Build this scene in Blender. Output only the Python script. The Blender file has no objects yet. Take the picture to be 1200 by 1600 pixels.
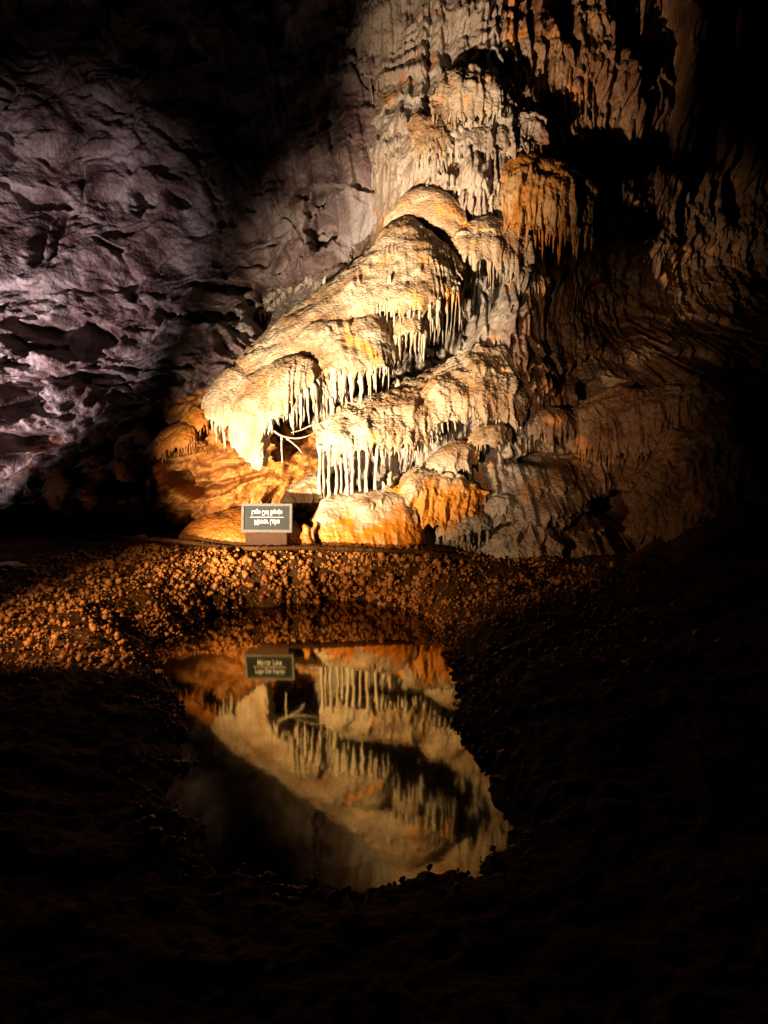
import bpy, math, random
import numpy as np

R = math.radians
scene = bpy.context.scene
col = scene.collection

# ------------------------------------------------------------------ camera
CAM_H, PITCH, FOC = 1.94, R(6.94), 1150.0        # metres, radians, focal length in photo pixels
cd = bpy.data.cameras.new('camera')
cam = bpy.data.objects.new('camera', cd)
col.objects.link(cam)
cam.location = (0, 0, CAM_H)
cam.rotation_euler = (R(90) - PITCH, 0, 0)
cd.sensor_fit = 'HORIZONTAL'
cd.sensor_width = 36
cd.lens = FOC / 1200 * 36
cd.clip_start = 0.05
cd.clip_end = 200
scene.camera = cam

# ------------------------------------------------------------------ world: underground, no daylight
world = bpy.data.worlds.new('World')
scene.world = world
world.use_nodes = True
bg = world.node_tree.nodes['Background']
bg.inputs[0].default_value = (0.05, 0.035, 0.025, 1)
bg.inputs[1].default_value = 0.0

# ------------------------------------------------------------------ inferred cave lamps (key, wall) and added fill spots, all outside the picture
def spot(name, loc, aim, power, colour, size, blend, radius):
    ld = bpy.data.lights.new(name, 'SPOT')
    ld.energy = power
    ld.color = colour
    ld.spot_size = R(size)
    ld.spot_blend = blend
    ld.shadow_soft_size = radius
    o = bpy.data.objects.new(name, ld)
    col.objects.link(o)
    o.location = loc
    d = np.array(aim, float) - np.array(loc, float)
    from mathutils import Vector
    o.rotation_euler = Vector(d).to_track_quat('-Z', 'Y').to_euler()
    return o

def P0(px, py, Y):
    """world point at distance Y that the photo shows at px, py"""
    dx, dy = (px - 600) / FOC, (800 - py) / FOC
    d = (dx, math.cos(PITCH) + dy * math.sin(PITCH), -math.sin(PITCH) + dy * math.cos(PITCH))
    return (d[0] * Y / d[1], Y, CAM_H + d[2] * Y / d[1])

KEY = (-2.9, 4.3, 0.7)
WARM = (1.0, 0.80, 0.57)
spot('key_floodlight', KEY, (-0.8, 9.1, 2.05), 9600, WARM, 49, 1.0, 0.06)
spot('pillar_fill_light', (-2.5, 4.2, 0.75), P0(705, 235, 10.3), 8600, (1.0, 0.75, 0.52), 28, 1.0, 0.08)  # added spot lifting the pillar, not a separate cave lamp
spot('side_fill_light', (-1.2, 2.0, 1.5), P0(855, 640, 9.6), 1300, (1.0, 0.70, 0.45), 26, 1.0, 0.03)  # unseen fill, added near the camera to brighten the right wall
spot('bank_fill_light', (-3.9, 3.4, 1.5), P0(540, 860, 8.2), 1500, (1.0, 0.66, 0.35), 52, 1.0, 0.03)  # extra warm spot, added to rake light over the popcorn bank
spot('wall_floodlight', (-5.6, 5.6, 0.9), P0(-90, 600, 9.8), 5200, (1.0, 0.82, 0.87), 51, 1.0, 0.04)

scene.view_settings.view_transform = 'Standard'
scene.view_settings.look = 'None'
scene.view_settings.exposure = 0.0
scene.view_settings.gamma = 1.0
scene.cycles.use_denoising = True
scene.cycles.max_bounces = 5
scene.cycles.diffuse_bounces = 1
scene.cycles.glossy_bounces = 3
scene.cycles.transparent_max_bounces = 6
scene.cycles.sample_clamp_indirect = 4

# ------------------------------------------------------------------ numbers
rng = np.random.default_rng(7)
random.seed(7)
CP, SP = math.cos(PITCH), math.sin(PITCH)

def ray(px, py):
    dx, dy = (px - 600) / FOC, (800 - py) / FOC
    return np.array([dx, CP + dy * SP, -SP + dy * CP])

def P(px, py, Y):
    """world point at distance Y in front of the camera that the photo shows at px, py"""
    d = ray(px, py)
    return np.array([0, 0, CAM_H]) + d * (Y / d[1])

def W(px, py, z=0.0):
    """world point at height z that the photo shows at px, py"""
    d = ray(px, py)
    return np.array([0, 0, CAM_H]) + d * ((z - CAM_H) / d[2])

_perm = np.random.default_rng(3).permutation(256)
_perm = np.concatenate([_perm, _perm, _perm]).astype(np.int32)
_grad = np.random.default_rng(5).normal(size=(256, 3))
_grad = (_grad / np.linalg.norm(_grad, axis=1)[:, None]).astype(np.float32)

def perlin(x, y, z):
    x, y, z = np.broadcast_arrays(np.asarray(x, np.float32), np.asarray(y, np.float32), np.asarray(z, np.float32))
    xi, yi, zi = np.floor(x).astype(np.int32), np.floor(y).astype(np.int32), np.floor(z).astype(np.int32)
    xf, yf, zf = x - xi, y - yi, z - zi
    xi &= 255; yi &= 255; zi &= 255
    u, v, w = (t * t * t * (t * (t * 6 - 15) + 10) for t in (xf, yf, zf))
    def g(a, b, c):
        h = _perm[_perm[_perm[xi + a] + yi + b] + zi + c]
        G = _grad[h]
        return G[..., 0] * (xf - a) + G[..., 1] * (yf - b) + G[..., 2] * (zf - c)
    l = lambda a, b, t: a + (b - a) * t
    return 1.6 * l(l(l(g(0,0,0), g(1,0,0), u), l(g(0,1,0), g(1,1,0), u), v),
                   l(l(g(0,0,1), g(1,0,1), u), l(g(0,1,1), g(1,1,1), u), v), w)

def fbm(x, y, z, octv=4, gain=0.5):
    s, a, f = 0, 1, 1
    for k in range(octv):
        s = s + a * perlin(x * f + 17.3 * k, y * f + 5.1 * k, z * f + 9.7 * k)
        a *= gain; f *= 2.03
    return s

def ridged(x, y, z, octv=3, gain=0.5):
    s, a, f = 0, 1, 1
    for k in range(octv):
        s = s + a * (1 - np.abs(perlin(x * f + 11.3 * k, y * f + 3.1 * k, z * f + 7.7 * k)) * 1.7)
        a *= gain; f *= 2.1
    return s

def worley(x, y, z=0.0, seed=0):
    """distance to the nearest and second nearest of a jittered 2-d lattice of points"""
    xi, yi = np.floor(x).astype(np.int32), np.floor(y).astype(np.int32)
    f1 = np.full(x.shape, 9.0, np.float32); f2 = f1.copy()
    jit = np.random.default_rng(90 + seed).random((256, 2)).astype(np.float32)
    for a in (-1, 0, 1):
        for b in (-1, 0, 1):
            h = _perm[_perm[(xi + a) & 255] + ((yi + b) & 255)]
            d = np.hypot(xi + a + jit[h, 0] - x, yi + b + jit[h, 1] - y)
            f2 = np.minimum(f2, np.maximum(f1, d)); f1 = np.minimum(f1, d)
    return f1, f2

def smooth(a, b, t):
    t = np.clip((t - a) / (b - a), 0, 1)
    return t * t * (3 - 2 * t)

def spline(pts, n):
    """Catmull-Rom through pts, n samples evenly spaced"""
    p = np.array(pts, float)
    q = np.vstack([2 * p[0] - p[1], p, 2 * p[-1] - p[-2]])
    out = []
    for i in range(len(p) - 1):
        t = np.linspace(0, 1, 24, endpoint=False)[:, None]
        a, b, c, d = q[i], q[i + 1], q[i + 2], q[i + 3]
        out.append(0.5 * (2 * b + (c - a) * t + (2 * a - 5 * b + 4 * c - d) * t ** 2 + (3 * b - a - 3 * c + d) * t ** 3))
    out = np.vstack(out + [p[-1:]])
    L = np.concatenate([[0], np.cumsum(np.linalg.norm(np.diff(out, axis=0), axis=1))])
    s = np.linspace(0, L[-1], n)
    return np.stack([np.interp(s, L, out[:, k]) for k in range(out.shape[1])], 1), L[-1]

class TPS:
    def __init__(self, xy, v, lam=0.02):
        self.c = np.array(xy, float); v = np.array(v, float); n = len(v)
        K = self.k(np.linalg.norm(self.c[:, None] - self.c[None], axis=2)) + lam * np.eye(n)
        Q = np.hstack([np.ones((n, 1)), self.c])
        A = np.block([[K, Q], [Q.T, np.zeros((3, 3))]])
        self.w = np.linalg.solve(A, np.concatenate([v, np.zeros(3)]))
    @staticmethod
    def k(r):
        return r * r * np.log(r + 1e-6)
    def __call__(self, X, Y):
        f = self.w[-3] + self.w[-2] * X + self.w[-1] * Y
        for (cx, cy), w in zip(self.c, self.w[:-3]):
            r2 = (X - cx) ** 2 + (Y - cy) ** 2
            f = f + w * 0.5 * r2 * np.log(r2 + 1e-9)
        return f

# ------------------------------------------------------------------ mesh building
def mesh_from(name, verts, faces, smooth_shade=True):
    verts = np.asarray(verts, np.float32); faces = np.asarray(faces, np.int32)
    m = bpy.data.meshes.new(name)
    k = faces.shape[1]
    m.vertices.add(len(verts)); m.vertices.foreach_set('co', verts.ravel())
    m.loops.add(faces.size); m.loops.foreach_set('vertex_index', faces.ravel())
    m.polygons.add(len(faces)); m.polygons.foreach_set('loop_start', np.arange(0, faces.size, k, dtype=np.int32))
    m.update(calc_edges=True)
    if smooth_shade:
        m.polygons.foreach_set('use_smooth', np.ones(len(faces), bool))
    m.validate()
    return m

def grid_faces(nu, nv, flip=False):
    i, j = np.meshgrid(np.arange(nu - 1), np.arange(nv - 1), indexing='ij')
    a = (i * nv + j).ravel()
    f = np.stack([a, a + nv, a + nv + 1, a + 1], 1)
    return f[:, ::-1] if flip else f

def link(name, data, material=None, parent=None, loc=None):
    o = bpy.data.objects.new(name, data)
    col.objects.link(o)
    if material is not None and data is not None and len(data.materials) == 0:
        data.materials.append(material)
    if parent is not None:
        o.parent = parent
    if loc is not None:
        o.location = loc
    return o

def tag(o, label=None, cat=None, group=None, kind=None):
    for k, v in (('label', label), ('category', cat), ('group', group), ('kind', kind)):
        if v:
            o[k] = v
    return o

# ------------------------------------------------------------------ materials
def rock(name, stops, scale=1.2, rough=0.6, bump=0.5, bscale=38, stretch=(1, 1, 1), dist=0.03,
         pale=None, stain=None, stain_z=None, stain_x=None, stain_amount=0.0, spec=0.35, shade=0.55):
    """stone: colour from two noises through a ramp, an iron stain with its own outline, grain as bump"""
    m = bpy.data.materials.new(name); m.use_nodes = True
    nt = m.node_tree; N = nt.nodes; L = nt.links
    b = N['Principled BSDF']
    b.inputs['Roughness'].default_value = rough
    b.inputs['Specular IOR Level'].default_value = spec
    geo = N.new('ShaderNodeNewGeometry')
    mp = N.new('ShaderNodeMapping'); mp.inputs['Scale'].default_value = stretch
    L.new(geo.outputs['Position'], mp.inputs['Vector'])
    n1 = N.new('ShaderNodeTexNoise'); n1.inputs['Scale'].default_value = scale
    n1.inputs['Detail'].default_value = 8; n1.inputs['Roughness'].default_value = 0.62
    n1.inputs['Distortion'].default_value = 0.6
    L.new(mp.outputs[0], n1.inputs['Vector'])
    ramp = N.new('ShaderNodeValToRGB')
    el = ramp.color_ramp.elements
    while len(el) < len(stops):
        el.new(0.5)
    for e, (p, c) in zip(el, stops):
        e.position = p; e.color = (*[k * shade for k in c], 1)
    L.new(n1.outputs['Fac'], ramp.inputs['Fac'])
    colour = ramp.outputs['Color']
    if pale is not None:                               # a band of paler calcite, its edges broken by noise
        xp = N.new('ShaderNodeSeparateXYZ'); L.new(geo.outputs['Position'], xp.inputs[0])
        np_ = N.new('ShaderNodeTexNoise'); np_.inputs['Scale'].default_value = 1.1; np_.inputs['Detail'].default_value = 7
        L.new(geo.outputs['Position'], np_.inputs['Vector'])
        ma = N.new('ShaderNodeMath'); ma.operation = 'MULTIPLY_ADD'; ma.inputs[1].default_value = 2.4
        L.new(np_.outputs['Fac'], ma.inputs[0]); L.new(xp.outputs['X'], ma.inputs[2])
        mr = N.new('ShaderNodeMapRange'); mr.inputs['From Min'].default_value = 3.3; mr.inputs['From Max'].default_value = 2.7
        L.new(ma.outputs[0], mr.inputs['Value'])
        pc = N.new('ShaderNodeMixRGB'); pc.blend_type = 'MIX'
        r2 = N.new('ShaderNodeValToRGB'); e2 = r2.color_ramp.elements
        e2[0].position = .3; e2[0].color = (*[k * .55 for k in pale[0]], 1)
        e2[1].position = .68; e2[1].color = (*[k * .55 for k in pale[1]], 1)
        L.new(n1.outputs['Fac'], r2.inputs['Fac'])
        L.new(mr.outputs[0], pc.inputs['Fac']); L.new(colour, pc.inputs['Color1']); L.new(r2.outputs[0], pc.inputs['Color2'])
        colour = pc.outputs['Color']
    if stain is not None:
        # (iron stain)
        n2 = N.new('ShaderNodeTexNoise'); n2.inputs['Scale'].default_value = 1.7
        n2.inputs['Detail'].default_value = 6; n2.inputs['Distortion'].default_value = 0.9
        L.new(geo.outputs['Position'], n2.inputs['Vector'])
        fac = n2.outputs['Fac']
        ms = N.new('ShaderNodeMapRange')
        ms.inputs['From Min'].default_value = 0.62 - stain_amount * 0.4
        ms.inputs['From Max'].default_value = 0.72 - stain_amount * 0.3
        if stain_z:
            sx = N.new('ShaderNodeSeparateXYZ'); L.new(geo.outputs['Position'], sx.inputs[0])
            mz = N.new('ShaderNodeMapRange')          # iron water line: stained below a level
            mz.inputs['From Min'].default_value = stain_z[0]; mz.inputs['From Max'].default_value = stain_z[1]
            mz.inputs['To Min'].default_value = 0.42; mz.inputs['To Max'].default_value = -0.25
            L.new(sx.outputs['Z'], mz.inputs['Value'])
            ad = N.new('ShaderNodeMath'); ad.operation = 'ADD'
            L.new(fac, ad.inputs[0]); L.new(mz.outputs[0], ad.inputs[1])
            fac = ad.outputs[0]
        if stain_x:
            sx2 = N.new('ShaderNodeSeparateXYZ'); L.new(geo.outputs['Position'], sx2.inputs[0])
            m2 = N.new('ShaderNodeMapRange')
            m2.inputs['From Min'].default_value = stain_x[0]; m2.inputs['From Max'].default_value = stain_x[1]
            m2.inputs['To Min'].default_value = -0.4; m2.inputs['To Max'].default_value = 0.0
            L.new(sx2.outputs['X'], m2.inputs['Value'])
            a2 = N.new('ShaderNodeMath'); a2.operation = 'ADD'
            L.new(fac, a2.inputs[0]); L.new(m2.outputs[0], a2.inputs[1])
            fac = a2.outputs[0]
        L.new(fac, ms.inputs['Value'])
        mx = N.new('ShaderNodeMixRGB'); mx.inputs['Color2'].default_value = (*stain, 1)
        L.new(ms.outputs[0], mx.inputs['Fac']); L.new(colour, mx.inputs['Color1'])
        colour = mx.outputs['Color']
    L.new(colour, b.inputs['Base Color'])
    # grain: crystalline wrinkles
    nb = N.new('ShaderNodeTexNoise'); nb.inputs['Scale'].default_value = bscale
    nb.inputs['Detail'].default_value = 6; nb.inputs['Roughness'].default_value = 0.6
    nb.inputs['Distortion'].default_value = 0.8
    L.new(mp.outputs[0], nb.inputs['Vector'])
    vo = N.new('ShaderNodeTexVoronoi'); vo.inputs['Scale'].default_value = bscale * 0.8
    L.new(mp.outputs[0], vo.inputs['Vector'])
    sb = N.new('ShaderNodeMath'); sb.operation = 'SUBTRACT'
    L.new(nb.outputs['Fac'], sb.inputs[0]); L.new(vo.outputs['Distance'], sb.inputs[1])
    bp = N.new('ShaderNodeBump'); bp.inputs['Strength'].default_value = bump
    bp.inputs['Distance'].default_value = dist
    L.new(sb.outputs[0], bp.inputs['Height'])
    L.new(bp.outputs[0], b.inputs['Normal'])
    return m

CREAM = [(0.30, (0.24, 0.11, 0.045)), (0.42, (0.46, 0.27, 0.13)), (0.55, (0.62, 0.45, 0.28)), (0.72, (0.76, 0.63, 0.47))]
M = {}
M['flow'] = rock('flowstone', CREAM, scale=1.6, rough=0.5, bump=0.5, bscale=42, stretch=(1, 1, 1.3), dist=0.025,
                 stain=(0.58, 0.24, 0.05), stain_amount=0.05)
M['flow_orange'] = rock('flowstone_orange', [(0.3, (0.36, 0.09, 0.008)), (0.5, (0.54, 0.17, 0.014)), (0.7, (0.62, 0.28, 0.05))],
                        scale=2.2, rough=0.5, bump=0.5, bscale=34, dist=0.02)
M['mound'] = rock('flowstone_mound', CREAM, scale=1.8, rough=0.42, bump=0.5, bscale=30, stretch=(1, 1, 0.7), dist=0.016,
                  stain=(0.40, 0.12, 0.006), stain_z=(0.3, 1.5), stain_amount=0.22)
M['mound_orange'] = rock('flowstone_rusty_slope', CREAM, scale=2.2, rough=0.45, bump=0.5, bscale=34, dist=0.02,
                         stain=(0.44, 0.155, 0.012), stain_z=(0.5, 1.7), stain_amount=0.3)
M['spar'] = rock('stalactite', [(0.3, (0.52, 0.34, 0.18)), (0.5, (0.66, 0.52, 0.34)), (0.72, (0.74, 0.64, 0.48))],
                 scale=5, rough=0.4, bump=0.35, bscale=40, stretch=(1, 1, 0.5), dist=0.012, stain=(0.58, 0.26, 0.06), stain_amount=0.04)
M['wall_right'] = rock('brown_drapery_rock', [(0.3, (0.11, 0.04, 0.016)), (0.45, (0.23, 0.095, 0.036)), (0.58, (0.33, 0.175, 0.08)), (0.74, (0.44, 0.30, 0.18))],
                       scale=1.5, rough=0.55, bump=0.7, bscale=26, stretch=(1, 1, 0.7), dist=0.03,
                       stain=(0.40, 0.16, 0.04), stain_amount=0.08, pale=((0.36, 0.25, 0.17), (0.70, 0.58, 0.46)))
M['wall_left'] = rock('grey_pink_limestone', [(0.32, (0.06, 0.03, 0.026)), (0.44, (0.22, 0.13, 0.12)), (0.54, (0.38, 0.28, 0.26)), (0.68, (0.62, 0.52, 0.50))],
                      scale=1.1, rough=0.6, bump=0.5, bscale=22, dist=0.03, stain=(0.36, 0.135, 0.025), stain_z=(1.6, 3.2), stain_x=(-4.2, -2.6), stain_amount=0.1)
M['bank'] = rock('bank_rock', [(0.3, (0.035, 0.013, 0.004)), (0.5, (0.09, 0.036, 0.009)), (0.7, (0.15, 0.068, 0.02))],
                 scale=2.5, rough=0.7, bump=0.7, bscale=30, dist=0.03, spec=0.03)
M['drape_orange'] = rock('rusty_drapery', [(0.3, (0.26, 0.08, 0.012)), (0.48, (0.50, 0.19, 0.03)), (0.6, (0.56, 0.31, 0.12)), (0.74, (0.62, 0.46, 0.30))],
                         scale=1.6, rough=0.5, bump=0.6, bscale=28, stretch=(1, 1, 0.6), dist=0.03)
M['popcorn'] = rock('cave_popcorn', [(0.3, (0.26, 0.07, 0.008)), (0.5, (0.50, 0.165, 0.018)), (0.72, (0.60, 0.28, 0.07))],
                    scale=3.0, rough=0.5, bump=0.4, bscale=60, dist=0.01)

def plain(name, c, rough=0.5, metal=0.0, spec=0.5, bump=0.0, bscale=30):
    m = bpy.data.materials.new(name); m.use_nodes = True
    N = m.node_tree.nodes; L = m.node_tree.links; b = N['Principled BSDF']
    n = N.new('ShaderNodeTexNoise'); n.inputs['Scale'].default_value = bscale; n.inputs['Detail'].default_value = 5
    g = N.new('ShaderNodeNewGeometry'); L.new(g.outputs['Position'], n.inputs['Vector'])
    r = N.new('ShaderNodeValToRGB')
    r.color_ramp.elements[0].position = 0.3; r.color_ramp.elements[0].color = (*[k * 0.65 for k in c], 1)
    r.color_ramp.elements[1].position = 0.7; r.color_ramp.elements[1].color = (*c, 1)
    L.new(n.outputs['Fac'], r.inputs['Fac']); L.new(r.outputs[0], b.inputs['Base Color'])
    b.inputs['Roughness'].default_value = rough; b.inputs['Metallic'].default_value = metal
    b.inputs['Specular IOR Level'].default_value = spec
    if bump:
        bp = N.new('ShaderNodeBump'); bp.inputs['Strength'].default_value = bump; bp.inputs['Distance'].default_value = 0.01
        L.new(n.outputs['Fac'], bp.inputs['Height']); L.new(bp.outputs[0], b.inputs['Normal'])
    return m

def water_material():
    m = bpy.data.materials.new('still_water'); m.use_nodes = True
    N = m.node_tree.nodes; L = m.node_tree.links
    for n in list(N):
        if n.type != 'OUTPUT_MATERIAL':
            N.remove(n)
    out = [n for n in N if n.type == 'OUTPUT_MATERIAL'][0]
    g = N.new('ShaderNodeNewGeometry')
    mp = N.new('ShaderNodeMapping'); mp.inputs['Scale'].default_value = (1, 1, 1)
    L.new(g.outputs['Position'], mp.inputs['Vector'])
    nz = N.new('ShaderNodeTexNoise'); nz.inputs['Scale'].default_value = 9; nz.inputs['Detail'].default_value = 3
    L.new(mp.outputs[0], nz.inputs['Vector'])
    bp = N.new('ShaderNodeBump'); bp.inputs['Strength'].default_value = 0.05; bp.inputs['Distance'].default_value = 0.004
    L.new(nz.outputs['Fac'], bp.inputs['Height'])
    fr = N.new('ShaderNodeFresnel'); fr.inputs['IOR'].default_value = 1.75
    L.new(bp.outputs[0], fr.inputs['Normal'])
    gl = N.new('ShaderNodeBsdfGlossy'); gl.inputs['Roughness'].default_value = 0.045
    gl.inputs['Color'].default_value = (1.0, 0.79, 0.40, 1)
    L.new(bp.outputs[0], gl.inputs['Normal'])
    tr = N.new('ShaderNodeBsdfTransparent'); tr.inputs['Color'].default_value = (0.16, 0.13, 0.07, 1)
    mx = N.new('ShaderNodeMixShader')
    L.new(fr.outputs[0], mx.inputs[0]); L.new(tr.outputs[0], mx.inputs[1]); L.new(gl.outputs[0], mx.inputs[2])
    L.new(mx.outputs[0], out.inputs['Surface'])
    return m
M['water'] = water_material()

# ------------------------------------------------------------------ pool, bank
# shoreline of the pool: photo point, height of the bank there, width of its rise, slope behind it
SHORE = [((480, 941), .52, .30, .02), ((540, 938), .52, .30, .02), ((600, 945), .46, .34, .02), ((645, 955), .38, .5, .03),
         ((690, 985), .24, .7, .03), ((705, 1050), .22, .9, .06), ((715, 1120), .3, .8, .16), ((745, 1190), .25, .7, .16),
         ((785, 1270), .2, .6, .14), ((770, 1345), .15, .5, .08), ((690, 1375), .1, .4, .05), ((600, 1385), .1, .4, .05),
         ((480, 1385), .1, .4, .05), ((370, 1370), .12, .4, .05), ((300, 1310), .14, .4, .08), ((278, 1220), .18, .45, .08),
         ((285, 1130), .22, .5, .08), ((262, 1060), .26, .6, .08), ((240, 1010), .34, .8, .05), ((285, 985), .42, .8, .04),
         ((330, 962), .5, .55, .02), ((400, 948), .52, .35, .02)]
sh = np.array([W(*s[0])[:2] for s in SHORE])
closed, _ = spline(np.vstack([sh, sh[:1]]), 90)
closed = closed[:-1]

def shore_distance(X, Y):
    """signed distance to the shoreline (inside negative) and interpolated bank numbers"""
    d = np.full(X.shape, 1e9); inside = np.zeros(X.shape, bool)
    n = len(closed)
    for i in range(n):
        a, b = closed[i], closed[(i + 1) % n]
        e = b - a
        t = np.clip(((X - a[0]) * e[0] + (Y - a[1]) * e[1]) / (e @ e), 0, 1)
        d = np.minimum(d, np.hypot(X - a[0] - t * e[0], Y - a[1] - t * e[1]))
        c = ((a[1] > Y) != (b[1] > Y)) & (X < (b[0] - a[0]) * (Y - a[1]) / (b[1] - a[1] + 1e-12) + a[0])
        inside ^= c
    wsum = 0; h = 0; w = 0; s = 0
    for (x, y), (_, hh, ww, ss) in zip(sh, SHORE):
        k = 1 / ((X - x) ** 2 + (Y - y) ** 2 + 0.02) ** 1.5
        wsum = wsum + k; h = h + k * hh; w = w + k * ww; s = s + k * ss
    return np.where(inside, -d, d), h / wsum, w / wsum, s / wsum

xs = np.arange(-6.5, 6.6, 0.03); ys = np.arange(0.6, 11.0, 0.032)
X, Y = np.meshgrid(xs, ys, indexing='ij')
sd, hh, ww, ss = shore_distance(X, Y)
sdw = sd + 0.10 * fbm(X * 3.2, Y * 3.2, 0, 5, .6)
rise = np.clip(sdw / ww, 0, 1)
Zb = np.where(sdw > 0, hh * (1 - (1 - rise) ** 1.8) + ss * np.clip(sdw - ww, 0, 3), np.maximum(sdw * 1.2, -0.55))
right = smooth(2.0, 4.0, X) * smooth(4.5, 7.5, Y)
Zb = Zb + right * 0.5 * (0.6 + fbm(X * .9, Y * .9, 2, 3))
f1, f2 = worley(X * 11 + fbm(X * 4, Y * 4, 1, 2), Y * 11)
wet = smooth(-0.05, 0.1, sd)
Zb = Zb + wet * (0.05 * fbm(X * 2.5, Y * 2.5, 4, 4) + 0.035 * (0.6 - f1) + 0.012 * fbm(X * 22, Y * 22, 0, 2))
flat = smooth(8.15, 8.5, Y) * (1 - right)
Zb = Zb * (1 - flat) + (0.52 - .33 * smooth(.4, 1.8, X) + 0.03 * fbm(X * 3, Y * 3, 8, 4)) * flat
bank_v = np.stack([X, Y, Zb], 2).reshape(-1, 3)
bank_f = grid_faces(*X.shape)
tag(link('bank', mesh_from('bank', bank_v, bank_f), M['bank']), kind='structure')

o = link('pool_water', mesh_from('pool_water', [(-3.2, 1.6, 0), (2.6, 1.6, 0), (2.6, 8.6, 0), (-3.2, 8.6, 0)], [(0, 1, 2, 3)]), M['water'])
tag(o, kind='structure')

# ------------------------------------------------------------------ cave walls: sheets over x and z
def sheet(name, ctrl, xr, zr, step, detail, material, pits=(), lam=0.02):
    c = np.array([P(*p) for p in ctrl])
    t = TPS(c[:, [0, 2]], c[:, 1], lam)
    xs = np.arange(xr[0], xr[1], step); zs = np.arange(zr[0], zr[1], step)
    X, Z = np.meshgrid(xs, zs, indexing='ij')
    Yb = np.clip(t(X, Z), 6.5, 15)
    for (px, py, rx, ry, Yd, depth) in pits:
        p = P(px, py, Yd); k = Yd / FOC
        q = np.hypot((X - p[0]) / (rx * k), (Z - p[2]) / (ry * k)) + 0.45 * fbm(X * 3, Z * 3, px, 3)
        Yb = Yb + depth * (1 - smooth(0.45, 1.05, q))
    Yd = detail(X, Yb, Z)
    v = np.stack([X, Yd, Z], 2).reshape(-1, 3)
    o = link(name, mesh_from(name, v, grid_faces(*X.shape)), material)
    tag(o, kind='structure')
    def at(x, z):
        return float(Yd[int(np.clip((x - xr[0]) / step, 0, len(xs) - 1)), int(np.clip((z - zr[0]) / step, 0, len(zs) - 1))])
    return o, at

def left_detail(X, Y, Z):
    wx = X + 0.35 * fbm(X * .8, Y * .8, Z * .8, 3)
    wz = Z + 0.35 * fbm(X * .8 + 9, Y * .8, Z * .8, 3)
    low = 1 - smooth(2.6, 4.6, Z + 0.6 * perlin(X * .7, 3, Z * .7))   # broken rock below, smooth scallops above
    bil = 0; a_ = 1.0; f_ = 1.0
    for k in range(5):
        bil = bil + a_ * np.abs(perlin(wx * 2.4 * f_ + 7 * k, 3 * k, wz * 3.2 * f_)); a_ *= .55; f_ *= 2.1
    Y = Y + 0.05 + 0.16 * low - 0.34 * fbm(X * .6, 1, Z * .6, 3)
    Y = Y - (1 - low) * 0.16 * fbm(wx * 1.7, 6, wz * 1.5, 4, .45)
    Y = Y - (0.10 + 0.30 * low) * bil
    hole = perlin(wx * 1.3 + 4, 2, wz * 1.9) + .5 * perlin(wx * 2.9, 5, wz * 4)
    Y = Y + (0.22 + 0.35 * low) * smooth(0.38, 0.62, hole)
    Y = Y - 0.014 * fbm(X * 16, 1, Z * 16, 3)
    crack = np.abs(perlin(wx * .8 + 2, 7, wz * .45))
    Y = Y + 0.14 * (1 - smooth(0.0, 0.03, crack)) * smooth(-.2, .2, perlin(X * .9, 11, Z * .9))
    # streaked curtains towards the top right
    dr = smooth(-2.8, -1.2, X) * smooth(4.0, 5.5, Z)
    Y = Y - dr * 0.13 * ridged(X * 3.2 + .5 * Z, 3, Z * .45, 3)
    return Y

LEFT = [(-150, 0, 12.5), (0, 0, 12.8), (200, 0, 13.2), (400, 0, 13.0), (560, 0, 12.0), (640, 0, 12.0), (760, 0, 12.6),
        (-150, 200, 11.5), (0, 200, 12.2), (200, 200, 12.8), (400, 200, 12.9), (520, 150, 12.0), (600, 200, 11.9), (720, 200, 12.5),
        (-150, 400, 10.4), (0, 380, 11.3), (120, 400, 11.9), (250, 400, 12.5), (400, 400, 12.6), (540, 330, 11.8), (650, 400, 12.6),
        (-150, 550, 9.7), (0, 520, 10.4), (120, 540, 11.0), (250, 540, 11.3), (340, 545, 10.9), (430, 480, 12.2), (560, 520, 12.2),
        (-150, 700, 9.0), (0, 660, 9.6), (120, 660, 10.1), (230, 650, 10.2), (320, 680, 9.9), (420, 690, 9.9), (520, 680, 10.4),
        (0, 760, 9.1), (100, 740, 9.3), (200, 740, 9.35), (300, 745, 9.45), (400, 755, 9.5), (480, 740, 9.6), (600, 740, 10.2),
        (-100, 800, 8.7), (60, 795, 8.85), (160, 785, 8.9), (270, 785, 9.1), (380, 785, 9.3), (470, 790, 9.4),
        (100, 822, 9.9), (200, 822, 9.9), (300, 815, 9.7), (-100, 840, 9.5), (400, 830, 9.7), (550, 830, 9.9)]
LPITS = [(80, 520, 75, 45, 10.6, .9), (15, 625, 28, 40, 9.7, .9), (30, 690, 55, 22, 9.4, .7), (215, 300, 24, 26, 12.4, .5),
         (40, 350, 12, 60, 11.3, .5), (62, 345, 9, 60, 11.3, .5), (430, 480, 60, 50, 12.3, .8), (300, 490, 70, 18, 11.6, .7),
         (150, 770, 70, 16, 8.95, .5), (180, 630, 40, 26, 10.2, .5), (250, 590, 50, 14, 10.6, .5), (130, 590, 60, 14, 10.6, .5),
         (270, 300, 18, 14, 12.5, .5), (500, 350, 30, 40, 12.0, .8), (350, 450, 50, 12, 12.4, .5)]
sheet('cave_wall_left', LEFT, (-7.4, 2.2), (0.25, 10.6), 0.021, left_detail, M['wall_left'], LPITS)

def terrace(s, edge=0.16):
    f = s - np.floor(s)
    return np.where(f > edge, (1 - f) / (1 - edge), f / edge) ** 0.85

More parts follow.
